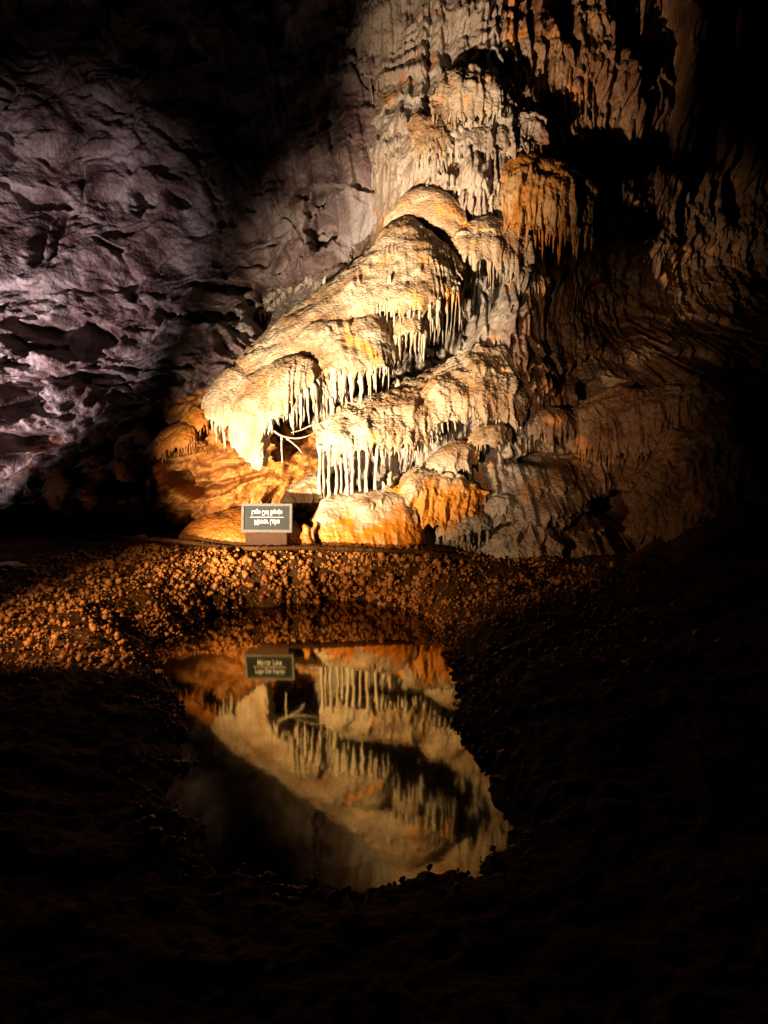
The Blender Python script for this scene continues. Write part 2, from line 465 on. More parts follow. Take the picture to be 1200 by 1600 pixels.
def right_detail(X, Y, Z):
    wx = X + 0.05 * fbm(X * 2, 0, Z * 1.5, 3)
    drip = np.clip(perlin(wx * 8, 3, Z * .2), 0, 1) ** 1.2 + 0.7 * np.clip(perlin(wx * 17, 5, Z * .3), 0, 1)
    calm = np.maximum(smooth(1.9, 2.7, X) * (1 - smooth(5.0, 5.8, Z)), smooth(.9, 1.5, X) * (1 - smooth(2.0, 2.6, Z)))
    calm = .55 * calm
    drip = drip * (1 - .65 * calm)
    wv = (0.75 - .35 * calm) * fbm(X * .6, 1, Z * .4, 3)
    s1 = Z * 1.05 + wv + 0.42 * drip
    s2 = Z * 2.7 + 2.1 * wv + 0.9 * fbm(X * 1.3, 2, Z * .8, 2) + 0.85 * drip
    big = smooth(-.5, .5, perlin(X * .9, 3, Z * .9))
    med = smooth(-.4, .5, perlin(X * 1.4, 9, Z * 1.4))
    Y = Y + 0.42 - .2 * calm - 0.20 * fbm(X * .9, 2, Z * .9, 3)
    Y = Y - 0.30 * (.35 + .65 * big) * terrace(s1, .10)
    Y = Y - 0.17 * med * terrace(s2, .12)
    Y = Y - (1 - .55 * calm) * 0.13 * ridged(wx * 3.8, 1, Z * .3, 2) - (1 - .4 * calm) * 0.06 * ridged(wx * 10, 3, Z * .55, 2) - 0.02 * ridged(wx * 24, 4, Z * 1.2, 2)
    c1, c2 = worley(X * 8 + .6 * fbm(X * 3, 1, Z * 3, 2), Z * 8, seed=4)
    Y = Y - 0.09 * np.maximum(calm, smooth(-.1, .5, perlin(X * 1.1 + 5, 1, Z * 1.1))) * (0.6 - c1) - calm * .14 * np.abs(fbm(X * 3, 5, Z * 3, 3))
    Y = Y - 0.05 * fbm(X * 4, 5, Z * 4, 3) - 0.012 * fbm(X * 19, 1, Z * 15, 3)
    # long hanging curtains on the upper right with dark gaps between them
    up = smooth(5.0, 6.4, Z) * smooth(1.6, 2.6, X)
    cur = perlin(X * 2.1 + .15 * Z, 6, Z * .35) + .5 * perlin(X * 5.2, 8, Z * .5)
    Y = Y + up * 0.75 * smooth(-0.1, 0.3, cur)
    return Y

MID = [(600, 0, 11.3), (700, 0, 10.9), (800, 0, 10.9), (900, 0, 11.2), (1000, 0, 11.2), (1150, 0, 11.4), (1350, 0, 12.6),
       (590, 150, 11.6), (640, 150, 10.9), (700, 150, 10.5), (800, 150, 10.5), (900, 150, 11), (1050, 150, 11), (1250, 150, 13.0),
       (575, 280, 11.6), (630, 270, 10.8), (700, 280, 10.2), (780, 280, 10.1), (850, 280, 10.2), (950, 280, 11.6), (1100, 280, 12.6), (1250, 280, 13.5),
       (560, 330, 12.6), (450, 420, 13.2), (330, 520, 13.2), (250, 600, 13), (520, 250, 12.7), (500, 100, 12.6), (400, 0, 13.5),
       (300, 300, 14), (150, 500, 14), (100, 700, 13), (300, 720, 12), (300, 820, 11.5),
       (640, 360, 10.7), (560, 450, 10.9), (450, 540, 10.9), (600, 560, 10.5), (520, 620, 10.3), (450, 700, 10.9), (400, 760, 10.9),
       (720, 470, 10.7), (700, 540, 10.7), (650, 590, 10.5), (600, 620, 10.2),
       (680, 600, 10.0), (760, 560, 9.8), (800, 500, 9.6), (815, 420, 9.75), (760, 420, 10.3), (825, 600, 9.45), (700, 650, 9.7), (800, 650, 9.5),
       (600, 680, 9.6), (520, 650, 9.8), (500, 740, 9.9), (560, 740, 9.8), (620, 735, 9.7), (680, 720, 9.4), (750, 710, 9.3), (810, 720, 9.3),
       (500, 810, 9.2), (560, 810, 9.0), (620, 810, 8.9), (680, 800, 8.9), (740, 820, 8.75), (820, 830, 8.6), (870, 860, 8.5),
       (560, 850, 8.9), (700, 880, 8.6), (800, 890, 8.45),
       (860, 500, 10.3), (870, 620, 9.9), (880, 720, 9.4), (950, 680, 9.6), (1000, 650, 9.5), (1080, 620, 9.3), (1200, 600, 9.6), (1300, 600, 9.6),
       (950, 560, 11.2), (1000, 500, 12.2), (1100, 450, 13.0), (1200, 400, 13.4), (1320, 450, 13.6), (950, 400, 11.9),
       (900, 770, 9.0), (950, 790, 9.7), (1060, 720, 9.2), (1000, 800, 9.0), (1150, 750, 8.4), (1300, 800, 7.8), (950, 860, 8.5), (1050, 880, 8.2), (1250, 900, 7.4)]
MPITS = [(700, 520, 45, 60, 10.6, .5), (960, 790, 45, 28, 9.6, .8), (860, 720, 80, 12, 9.3, .6), (950, 610, 60, 20, 9.9, .6),
         (700, 130, 40, 16, 10.5, .4), (715, 255, 22, 14, 10.3, .4), (690, 300, 30, 12, 10.3, .5), (850, 390, 18, 40, 10, .6)]
wall_r, wall_at = sheet('cave_wall_right', MID, (-3.6, 8.0), (0.25, 9.9), 0.0175, right_detail, M['wall_right'], MPITS)

# ------------------------------------------------------------------ stalactites: a few shapes shared by all of them
def spike_mesh(seed, kind):
    r = np.random.default_rng(seed)
    ns, nt = 9, 13
    t = np.linspace(0, 1, nt)
    if kind == 'stalactite':                       # flares into the roof, tapers to a blunt tip
        rad = 0.30 + 0.9 * np.exp(-t * 6) + 0.45 * (1 - t)
        rad *= 1 - smooth(0.80, 1.0, t) * 0.8
        rad[0] *= .35; rad[1] *= .8
    elif kind == 'column':                         # flares at both ends
        rad = 0.50 + 0.6 * np.exp(-t * 9) + 0.5 * np.exp(-(1 - t) * 10)
    else:                                          # stalagmite, from its tip down
        rad = 0.30 + 0.75 * t ** 0.8
        rad[0] = 0.1
    rad = rad * (1 + 0.10 * r.normal(size=nt))
    wob = np.cumsum(r.normal(size=(nt, 2)) * 0.14, axis=0)
    if kind != 'stalactite':
        wob = wob - t[:, None] * wob[-1]
    a = np.linspace(0, 2 * np.pi, ns, endpoint=False)
    fl = 1 + 0.20 * np.sin(a * 3 + r.random() * 6) + 0.12 * r.normal(size=ns)
    v = []
    for k in range(nt):
        q = fl * rad[k] * (1 + 0.06 * r.normal(size=ns))
        v.append(np.stack([np.cos(a) * q + wob[k, 0], np.sin(a) * q + wob[k, 1], np.full(ns, -t[k])], 1))
    v = np.vstack(v)
    f = []
    for k in range(nt - 1):
        for j in range(ns):
            f.append((k * ns + j, (k + 1) * ns + j, (k + 1) * ns + (j + 1) % ns, k * ns + (j + 1) % ns))
    tip = np.array([[wob[-1, 0], wob[-1, 1], -1.02], [wob[0, 0], wob[0, 1], 0.01]])
    v = np.vstack([v, tip]); n0 = nt * ns
    f += [(n0, n0, (nt - 1) * ns + (j + 1) % ns, (nt - 1) * ns + j) for j in range(ns)]
    f += [(n0 + 1, n0 + 1, j, (j + 1) % ns) for j in range(ns)]
    quads = [q for q in f if q[0] != q[1]]; tris = [(q[0], q[2], q[3]) for q in f if q[0] == q[1]]
    m = bpy.data.meshes.new(kind)
    m.from_pydata(v.tolist(), [], [tuple(q) for q in quads] + tris)
    m.polygons.foreach_set('use_smooth', np.ones(len(m.polygons), bool))
    m.update()
    return m

SPIKES = {k: [spike_mesh(s + 31 * i, k) for s in range(10)] for i, k in enumerate(('stalactite', 'column', 'stalagmite'))}
for ms in SPIKES.values():
    for m_ in ms:
        m_.materials.append(M['spar'])
M_SPIKE_OR = [m_.copy() for m_ in SPIKES['stalactite']]
for m_ in M_SPIKE_OR:
    m_.materials.clear(); m_.materials.append(M['flow_orange'])
M_SPIKE_BR = [m_.copy() for m_ in SPIKES['stalactite']]
for m_ in M_SPIKE_BR:
    m_.materials.clear(); m_.materials.append(M['wall_right'])

def spike(kind, top, length, radius, parent, origin=(0, 0, 0), meshes=None, tilt=0.04):
    m_ = random.choice(meshes or SPIKES[kind])
    o = link(kind, m_, None, parent, np.array(top) - np.array(origin))
    o.scale = (radius, radius, length)
    o.rotation_euler = (random.gauss(0, tilt), random.gauss(0, tilt), random.uniform(0, 6.28))
    return o

# ------------------------------------------------------------------ flowstone hoods: a skin from a back line over a bulge to a dripping rim
def hood(name, label, cat, top, rim, material, part='canopy', group=None, teeth=0.05, flute=0.02, lump=0.03, res=0.013,
         drips=(), under=0.25, p=(1.0, 1.0), seed=0, meshes=None, tfreq=11.0, micro=0.007, kind='stalactite', tiers=2.2):
    """top, rim: lists of (px, py, Y).  drips: (count, u0, u1, len0, len1, rad0, rad1) sets along the rim"""
    T0 = np.array([P(*q) for q in top]); E0 = np.array([P(*q) for q in rim])
    length = np.linalg.norm(np.diff(E0, axis=0), axis=1).sum()
    depth = np.linalg.norm(E0.mean(0) - T0.mean(0)) * 1.35
    nu = int(max(24, length / res)); nv = int(max(16, depth / res))
    T, _ = spline(T0, nu); E, Lr = spline(E0, nu)
    v = np.linspace(0, 1, nv)[None, :, None]
    h = np.sin(v * np.pi / 2) ** p[0]; d = 1 - np.cos(v * np.pi / 2) ** p[1]
    Pt = np.empty((nu, nv, 3))
    Pt[..., :2] = T[:, None, :2] + (E - T)[:, None, :2] * h
    Pt[..., 2:] = T[:, None, 2:] + (E - T)[:, None, 2:] * d
    U = np.broadcast_to(np.linspace(0, Lr, nu)[:, None], (nu, nv)); V = np.broadcast_to(v[0, :, 0][None], (nu, nv))
    du = np.gradient(Pt, axis=0); dv = np.gradient(Pt, axis=1)
    nrm = np.cross(dv, du); nrm /= np.linalg.norm(nrm, axis=2)[..., None] + 1e-9
    if nrm[..., 1].mean() > 0:
        nrm = -nrm
    x, y, z = Pt[..., 0], Pt[..., 1], Pt[..., 2]
    sx = seed * 13.7
    wU = U + 0.05 * perlin(U * 4 + sx, V * 3, 0) + .03 * perlin(U * 9, V * 7, sx)
    disp = lump * fbm(x * 2.2 + sx, y * 2.2, z * 2.2, 3) + 0.22 * lump * fbm(x * 8 + sx, y * 8, z * 8, 2)
    tooth = np.clip(perlin(U[:, 0] * tfreq + sx, 4, 0) + .12, 0, 1) + 0.6 * np.clip(perlin(U[:, 0] * tfreq * 2.1 + sx, 9, 0), 0, 1)
    rib = np.clip(perlin(wU * tfreq + sx, 4, 0) + .12, 0, 1) + 0.6 * np.clip(perlin(wU * tfreq * 2.1 + sx, 9, 0), 0, 1)
    fade = smooth(.25, 1.0, V + .25 * perlin(U * 3 + sx, 2, 1))
    disp = disp + flute * (2.6 * fade * (rib - .35) + .4 * V * (ridged(wU * 26 + sx, V * 2.5, 2, 1) - .5))
    lip = terrace((1 - V) * tiers + .8 * perlin(U * 2.3 + sx, V * 1.5, 3) + .3 * rib, .12)
    disp = disp + lump * 0.8 * lip * smooth(.1, .4, V) * smooth(-.3, .3, perlin(x * 2.5 + sx, 3, z * 2.5))
    disp = disp + micro * fbm(x * 26, y * 26, z * 34 + sx, 3) + 0.8 * micro * terrace(V * depth * 22 + 2.5 * fbm(x * 5, y * 5, z * 5, 2), .3)
    Pt = Pt + nrm * disp[..., None]
    Pt[..., 2] -= 1.45 * teeth * tooth[:, None] * smooth(0.6, 1.0, V) ** 1.4
    # turned-in underside, and a tail behind the back line
    inn = T[:, :2] - E[:, :2]; inn = inn / (np.linalg.norm(inn, axis=1)[:, None] + 1e-9)
    rows = []
    for k in range(1, 7):
        q = Pt[:, -1].copy(); s = k / 6
        q[:, :2] += inn * under * s
        q[:, 2] += teeth * tooth * smooth(0, .5, s) + 0.05 * np.sin(s * 3) + 0.015 * perlin(U[:, 0] * 9, k, sx)
        rows.append(q)
    back = []
    for k in range(4, 0, -1):
        q = Pt[:, 0].copy(); q[:, 1] += 0.16 * k; q[:, 2] -= 0.05 * k * k * 0.4
        back.append(q)
    full = np.concatenate([np.stack(back, 1), Pt, np.stack(rows, 1)], 1)
    org = np.array([E[:, 0].mean(), E[:, 1].mean(), E[:, 2].min()])
    root = link(name, None, loc=org)
    tag(root, label, cat, group)
    link(part, mesh_from(part, (full - org).reshape(-1, 3), grid_faces(full.shape[0], full.shape[1])), material, root)
    for (cnt, u0, u1, l0, l1, r0, r1) in drips:
        cnt = int(cnt * 1.6)
        pk = [i for i in range(2, nu - 2) if tooth[i] >= tooth[i - 1] and tooth[i] > tooth[i + 1] and u0 <= i / (nu - 1) <= u1]
        random.shuffle(pk)
        pk = pk[:cnt]
        while len(pk) < cnt:
            pk.append(int(random.uniform(u0, u1) * (nu - 1)))
        for i in pk:                                     # most hang from the teeth of the rim, some from behind it
            q = Pt[i, -2].copy()
            q[:2] += inn[i] * random.uniform(0.015, 0.08); q[2] += 0.05 + teeth * tooth[i] * .8
            spike(kind, q, l0 + (l1 - l0) * random.random() ** 1.3, r0 + (r1 * 1.25 - r0) * random.random() ** 1.5, root, org, meshes)
    return root, org

def px(n, Y=9.0):
    return n * Y / FOC

# ---- the lit formation, from its top down
hood('flowstone_dome', 'small brownish dome tucked above the pointed peak of the formation', 'flowstone',
     [(606, 336, 10.55), (630, 306, 10.5), (655, 292, 10.45), (690, 300, 10.4), (716, 320, 10.35)],
     [(598, 372, 10.5), (625, 372, 10.36), (650, 372, 10.25), (680, 376, 10.12), (708, 378, 10.05), (730, 372, 10.12)],
     M['flow'], seed=1, teeth=.04, flute=.012, drips=[(6, .6, 1, .05, .12, .012, .02)])
hood('flowstone_dome', 'pointed cone-shaped dome at the peak of the lit formation', 'flowstone',
     [(588, 380, 10.4), (612, 355, 10.4), (640, 338, 10.4), (662, 350, 10.4), (700, 392, 10.35)],
     [(570, 440, 9.85), (590, 468, 9.4), (612, 482, 9.2), (642, 484, 9.1), (672, 480, 9.08), (698, 462, 9.2), (718, 446, 9.4), (730, 418, 9.75)],
     M['flow'], seed=2, teeth=.11, flute=.022, lump=.05, p=(1.3, 1.9),
     drips=[(16, .22, .62, .12, .24, .014, .026), (12, .55, .86, .22, .52, .014, .024), (6, .6, .85, .5, .62, .012, .02)])
hood('flowstone_slope', 'long smooth tan flank running down the left edge of the formation', 'flowstone',
     [(640, 350, 10.5), (600, 374, 10.45), (560, 408, 10.35), (510, 445, 10.35), (450, 490, 10.3), (400, 530, 10.2), (362, 566, 10.1)],
     [(650, 440, 9.7), (610, 478, 9.5), (570, 500, 9.45), (505, 540, 9.4), (435, 585, 9.45), (385, 615, 9.5)],
     M['flow'], seed=3, teeth=.02, flute=.008, lump=.05)
hood('flowstone_dome', 'small drip-fringed knob under the right side of the peak', 'flowstone',
     [(612, 500, 9.6), (630, 490, 9.6), (648, 488, 9.6), (664, 498, 9.6)],
     [(612, 530, 9.4), (626, 524, 9.15), (640, 518, 9.05), (654, 516, 9.05), (664, 522, 9.15), (672, 535, 9.35)],
     M['flow'], seed=4, teeth=.08, flute=.02, drips=[(9, .15, .9, .18, .36, .016, .028)])
hood('flowstone_dome', 'broad rounded dome in the middle of the formation, stalactites along its front', 'flowstone',
     [(440, 525, 10.0), (480, 498, 9.95), (520, 484, 9.9), (560, 480, 9.85), (595, 490, 9.85), (625, 515, 9.8)],
     [(462, 560, 9.5), (492, 574, 9.15), (525, 580, 9.0), (560, 580, 8.95), (590, 574, 9.0), (612, 560, 9.12), (632, 545, 9.4)],
     M['flow'], seed=5, teeth=.12, flute=.024, lump=.06, p=(1.1, 1.3),
     drips=[(10, .32, .66, .26, .46, .02, .04), (10, .55, .95, .18, .40, .016, .028), (4, .35, .6, .40, .48, .03, .045)])
hood('flowstone_dome', 'bright front dome ending in a fang-shaped curtain on its left', 'flowstone',
     [(392, 600, 9.65), (412, 575, 9.65), (440, 558, 9.6), (468, 552, 9.55), (495, 560, 9.5), (516, 582, 9.45)],
     [(357, 655, 9.35), (361, 692, 9.12), (380, 715, 9.02), (403, 733, 8.95), (408, 694, 8.88), (420, 660, 8.83), (442, 646, 8.82),
      (458, 626, 8.85), (475, 606, 8.9), (493, 600, 8.95), (510, 606, 9.05), (522, 630, 9.2), (528, 655, 9.4)],
     M['flow'], seed=6, teeth=.07, flute=.03, lump=.035,
     drips=[(10, .48, .66, .10, .26, .014, .026), (14, .62, .88, .30, .52, .014, .03), (5, .7, .9, .4, .55, .02, .035)])
hood('flowstone_dome', 'narrow pale dome left of the fang-shaped curtain', 'flowstone',
     [(330, 610, 9.95), (345, 586, 9.95), (370, 570, 9.95), (398, 568, 9.9)],
     [(314, 640, 9.6), (328, 652, 9.42), (346, 660, 9.32), (364, 658, 9.3), (384, 640, 9.42), (400, 610, 9.6)],
     M['flow'], seed=7, teeth=.10, flute=.028, drips=[(11, .1, .8, .16, .42, .014, .03)])
hood('flowstone_dome', 'small orange step between the narrow pale dome and the lowest left hood', 'flowstone',
     [(276, 664, 9.85), (292, 644, 9.85), (308, 634, 9.8), (322, 642, 9.7)],
     [(272, 676, 9.6), (288, 675, 9.45), (304, 672, 9.38), (318, 666, 9.38), (326, 656, 9.5)],
     M['flow_orange'], seed=8, teeth=.09, flute=.022, drips=[(7, .2, .95, .10, .24, .014, .024)], meshes=M_SPIKE_OR)
hood('flowstone_dome', 'lowest orange hood at the far left tip of the formation', 'flowstone',
     [(232, 702, 9.85), (255, 674, 9.85), (285, 660, 9.75), (306, 666, 9.6)],
     [(222, 718, 9.5), (243, 706, 9.36), (264, 702, 9.27), (285, 696, 9.2), (300, 690, 9.2), (308, 678, 9.4)],
     M['flow_orange'], seed=9, teeth=.09, flute=.02, drips=[(13, .1, .92, .10, .24, .012, .024)], meshes=M_SPIKE_OR)

# ---- stepped ledges on the right of the gully
ledge, lorg = hood('flowstone_ledge', 'large bright ledge on a row of columns right of the fang curtain', 'flowstone',
     [(500, 655, 9.55), (535, 630, 9.6), (585, 615, 9.8), (630, 600, 10.0), (670, 590, 10.1), (705, 590, 10.1)],
     [(495, 698, 8.95), (512, 706, 8.85), (545, 704, 8.8), (590, 700, 8.85), (630, 694, 8.9), (662, 686, 8.95), (692, 668, 9.05)],
     M['flow'], seed=10, teeth=.11, flute=.024, lump=.07, micro=.013, p=(.9, 1.2), under=.5,
     drips=[(22, .42, 1., .10, .28, .014, .026)])
for k, cx in enumerate((499, 506, 514, 523, 532, 540, 550, 561, 575, 588)):     # columns reach the mound below
    top = P(cx, 700, 8.88 + .05 * math.sin(k * 2.1)); bot = P(cx + random.uniform(-2, 2), 776, 8.84)
    spike('column', top + np.array([0, 0, .03]), top[2] - bot[2] + .05, random.uniform(.026, .042), ledge, lorg, tilt=.015)
hood('flowstone_ledge', 'pinkish white lumpy ledge high on the right slope beside the gully', 'flowstone',
     [(640, 606, 10.1), (685, 572, 10.2), (745, 545, 10.2), (790, 545, 10.1), (822, 580, 10.0)],
     [(648, 664, 9.15), (690, 658, 9.02), (735, 652, 9.05), (775, 654, 9.05), (805, 660, 9.1), (822, 668, 9.3)],
     M['flow'], seed=11, teeth=.09, flute=.03, lump=.09, micro=.015, drips=[(22, .05, .98, .08, .2, .012, .022)])
hood('flowstone_ledge', 'little hooded step under the lumpy pinkish ledge', 'flowstone',
     [(735, 676, 9.25), (752, 662, 9.3), (778, 659, 9.3), (796, 668, 9.3)],
     [(732, 692, 9.05), (746, 694, 8.9), (764, 694, 8.85), (782, 692, 8.9), (798, 688, 9.1)],
     M['flow'], seed=12, teeth=.07, flute=.02, drips=[(7, .2, .9, .08, .16, .012, .02)])
hood('flowstone_ledge', 'pale drip-edged hood below the little hooded step, above the orange slope', 'flowstone',
     [(672, 716, 9.2), (696, 694, 9.2), (722, 688, 9.2), (748, 700, 9.2)],
     [(666, 728, 8.95), (684, 734, 8.82), (708, 735, 8.8), (730, 731, 8.85), (748, 722, 9.0)],
     M['flow'], seed=13, teeth=.06, flute=.02, drips=[(8, .1, .9, .05, .11, .012, .02)])
hood('flowstone_ledge', 'orange stained slope with short drips right of the big smooth mound', 'flowstone',
     [(612, 748, 9.15), (650, 738, 9.1), (690, 738, 9.1), (740, 745, 9.1), (765, 765, 9.0)],
     [(600, 800, 8.8), (635, 806, 8.66), (670, 816, 8.6), (700, 822, 8.58), (730, 812, 8.62), (752, 800, 8.8)],
     M['mound_orange'], seed=14, teeth=.12, flute=.05, lump=.10, tiers=3.2, micro=.012, drips=[(16, .2, .95, .05, .14, .012, .022)], meshes=M_SPIKE_OR)
hood('flowstone_mound', 'big smooth mound below the columns, cream on top and orange at its foot', 'flowstone',
     [(494, 800, 8.95), (508, 780, 9.0), (540, 768, 9.05), (590, 766, 9.05), (625, 770, 9.0), (655, 790, 8.95)],
     [(484, 850, 8.62), (500, 856, 8.42), (540, 858, 8.35), (595, 858, 8.36), (640, 857, 8.42), (666, 850, 8.62)],
     M['mound'], part='mound_body', seed=15, teeth=.0, flute=.014, lump=.045, p=(.8, 1.0), under=.1)
hood('flowstone_ledge', 'grey brown hood with a comb of columns down to the shelf line', 'flowstone',
     [(690, 812, 8.85), (708, 800, 8.9), (730, 796, 8.9), (752, 800, 8.9), (770, 810, 8.9)],
     [(686, 832, 8.65), (702, 836, 8.5), (722, 834, 8.45), (742, 830, 8.45), (758, 826, 8.5), (772, 822, 8.7)],
     M['wall_right'], seed=16, teeth=.08, flute=.02, drips=[(9, .1, .55, .12, .24, .018, .03), (4, .5, .9, .26, .36, .026, .038)], meshes=M_SPIKE_BR)
hood('flowstone_ledge', 'small brown hood with three long drips above the rough brown boulder mass', 'flowstone',
     [(756, 785, 8.95), (772, 772, 8.95), (790, 770, 8.95), (806, 782, 8.95)],
     [(756, 800, 8.7), (768, 803, 8.58), (784, 803, 8.55), (798, 798, 8.6), (808, 792, 8.75)],
     M['wall_right'], seed=17, teeth=.08, flute=.02, drips=[(5, .2, .9, .12, .24, .014, .022)], meshes=M_SPIKE_BR)
hood('boulder_mass', 'rough brown lumpy mass at the right end of the shelf line', 'rock',
     [(765, 850, 8.8), (790, 815, 8.85), (830, 800, 8.85), (868, 815, 8.8), (890, 850, 8.7)],
     [(758, 885, 8.5), (785, 895, 8.3), (825, 902, 8.22), (865, 905, 8.25), (895, 898, 8.45)],
     M['wall_right'], part='rock_body', seed=18, teeth=.02, flute=.03, lump=.10, micro=.012, under=.1)

# ---- upper right of the gully and the pillar above
long_root, long_org = hood('drapery', 'tan drapery right of the peak with one long hanging stalactite', 'drapery',
     [(705, 372, 10.35), (735, 350, 10.4), (780, 345, 10.35), (825, 365, 10.3), (850, 395, 10.3)],
     [(708, 402, 9.95), (728, 400, 9.8), (755, 402, 9.7), (790, 415, 9.7), (825, 425, 9.75), (855, 425, 9.95)],
     M['flow'], seed=19, teeth=.16, flute=.04, lump=.05, drips=[(18, .2, .9, .15, .45, .016, .03)])
a_ = P(742, 392, 9.72); b_ = P(748, 484, 9.72)
spike('stalactite', a_, a_[2] - b_[2], .05, long_root, long_org, tilt=.01)
hood('drapery', 'orange hanging curtains above the white coral-like rock, right of the peak', 'drapery',
     [(790, 262, 10.3), (830, 250, 10.35), (880, 265, 10.4), (925, 300, 10.5)],
     [(780, 330, 9.95), (810, 345, 9.8), (845, 350, 9.75), (885, 345, 9.8), (930, 360, 10.0)],
     M['drape_orange'], seed=20, teeth=.28, flute=.06, lump=.07, drips=[(18, .1, .95, .2, .55, .018, .034)], meshes=M_SPIKE_OR)
hood('drapery', 'ribbed brown curtain ledge on the right wall above the dark hollow', 'drapery',
     [(885, 640, 9.85), (930, 615, 9.85), (985, 605, 9.8), (1040, 595, 9.7), (1095, 590, 9.6)],
     [(885, 692, 9.5), (920, 700, 9.3), (965, 708, 9.2), (1010, 702, 9.1), (1050, 680, 9.05), (1090, 645, 9.1)],
     M['wall_right'], seed=21, teeth=.2, flute=.035, lump=.08, tiers=3, drips=[(24, .1, .95, .1, .32, .016, .03)], meshes=M_SPIKE_BR)
hood('drapery', 'grey brown fringed ledge on the wall above the black slot', 'drapery',
     [(822, 655, 9.6), (845, 640, 9.6), (875, 638, 9.6), (900, 650, 9.6)],
     [(818, 672, 9.35), (838, 676, 9.22), (862, 676, 9.2), (885, 674, 9.25), (902, 670, 9.4)],
     M['wall_right'], seed=22, teeth=.16, flute=.03, drips=[(10, .1, .9, .1, .28, .018, .03)], meshes=M_SPIKE_BR)
for sd_, lab, top, rim in (
    (23, 'upper fringed ledge on the pale pillar near the top of the picture',
     [(672, 150, 10.7), (700, 122, 10.7), (740, 112, 10.7), (790, 130, 10.7)], [(668, 168, 10.4), (692, 174, 10.25), (725, 178, 10.15), (760, 176, 10.15), (795, 168, 10.35)]),
    (24, 'reddish fluted ledge on the left edge of the pillar',
     [(638, 205, 10.8), (660, 186, 10.8), (695, 184, 10.7), (722, 196, 10.6)], [(640, 226, 10.5), (660, 236, 10.3), (688, 238, 10.2), (722, 222, 10.3)]),
    (25, 'lumpy ledge at the foot of the pillar above the small brownish dome',
     [(630, 280, 10.9), (655, 262, 10.9), (700, 250, 10.85), (750, 262, 10.75), (790, 282, 10.6)], [(636, 296, 10.75), (664, 290, 10.6), (700, 294, 10.45), (740, 306, 10.25), (785, 316, 10.2)]),
    (26, 'slanting fringed shelf crossing the pillar to the right',
     [(700, 215, 10.6), (735, 190, 10.6), (790, 175, 10.6), (850, 180, 10.7)], [(705, 240, 10.3), (735, 240, 10.15), (780, 232, 10.1), (850, 225, 10.3)])):
    hood('flowstone_ledge', lab, 'flowstone', top, rim, M['flow'] if sd_ != 26 else M['wall_right'], seed=sd_, teeth=.13, flute=.045, lump=.09,
         micro=.012, drips=[(12, .05, .95, .08, .3, .016, .03)], meshes=M_SPIKE_BR if sd_ == 26 else None)
hood('boulder_mound', 'dark rounded mound of rock at the right, its left flank faintly lit', 'rock',
     [(1000, 760, 9.0), (1040, 690, 9.0), (1090, 650, 9.0), (1150, 640, 8.9), (1220, 670, 8.8)],
     [(975, 835, 8.5), (1010, 842, 8.3), (1060, 842, 8.15), (1120, 835, 8.05), (1210, 830, 8.0)],
     M['wall_right'], part='rock_body', seed=27, teeth=.06, flute=.022, lump=.12, micro=.014, drips=[(16, .1, .8, .05, .14, .014, .024)], meshes=M_SPIKE_BR)

# ------------------------------------------------------------------ around the sign
hood('sinter_mound', 'low grainy orange mound behind the sign', 'flowstone',
     [(288, 832, 8.95), (308, 810, 9.0), (350, 798, 9.05), (400, 796, 9.05), (445, 802, 9.05), (470, 820, 9.0)],
     [(280, 848, 8.7), (318, 856, 8.45), (370, 859, 8.36), (430, 859, 8.36), (470, 856, 8.5)],
     M['flow_orange'], part='mound_body', seed=31, teeth=0, flute=.006, lump=.03, micro=.008, under=.1)
hood('flowstone_lump', 'pale lumpy rock between the sign and the columns', 'flowstone',
     [(440, 778, 9.3), (458, 758, 9.35), (482, 742, 9.35), (503, 738, 9.3)],
     [(437, 786, 9.05), (455, 792, 8.95), (478, 792, 8.9), (500, 782, 8.92)],
     M['flow'], part='rock_body', seed=32, teeth=.04, flute=.03, lump=.05, under=.15)

def lone_stalagmite(label, px_, py0, py1, Y, rad, material=None):
    tip = P(px_, py0, Y); foot = P(px_, py1, Y)
    m_ = random.choice(SPIKES['stalagmite']).copy()
    if material:
        m_.materials.clear(); m_.materials.append(material)
    o = link('stalagmite', m_, None, None, tip)
    o.scale = (rad, rad, tip[2] - foot[2] + .03)
    o.rotation_euler = (random.gauss(0, .04), random.gauss(0, .04), random.uniform(0, 6.28))
    tag(o, label, 'stalagmite', None)

lone_stalagmite('blunt orange stalagmite stub on the bank right of the sign', 476, 819, 856, 8.3, .088, M['flow_orange'])
lone_stalagmite('leftmost orange stalagmite poking up behind the sign', 387, 779, 806, 8.75, .042, M['flow_orange'])
lone_stalagmite('tallest orange stalagmite poking up behind the sign', 396, 773, 806, 8.8, .045, M['flow_orange'])
lone_stalagmite('small pale stalagmite behind the top edge of the sign', 408, 783, 806, 8.75, .034)
lone_stalagmite('white stalagmite on the slope just left under the pointed peak', 609, 428, 450, 9.42, .036)
lone_stalagmite('white stalagmite at the back edge of the broad middle dome', 571, 452, 478, 9.5, .045)
lone_stalagmite('pointed stalagmite standing in the gully at the back edge of the ledge', 622, 592, 628, 9.72, .085)
lone_stalagmite('white stubby stalagmite in the gully beside the hanging stalactites', 600, 614, 640, 9.65, .06)
lone_stalagmite('low stalagmite further up the gully edge', 644, 600, 620, 9.9, .05)
lone_stalagmite('small cone stalagmite on the mound at the right end of the columns', 611, 736, 772, 8.86, .065)
lone_stalagmite('thin stalagmite next to the rightmost column', 598, 752, 774, 8.84, .035)
lone_stalagmite('tiny white stub on the skyline of the long smooth flank', 508, 431, 446, 10.3, .04)

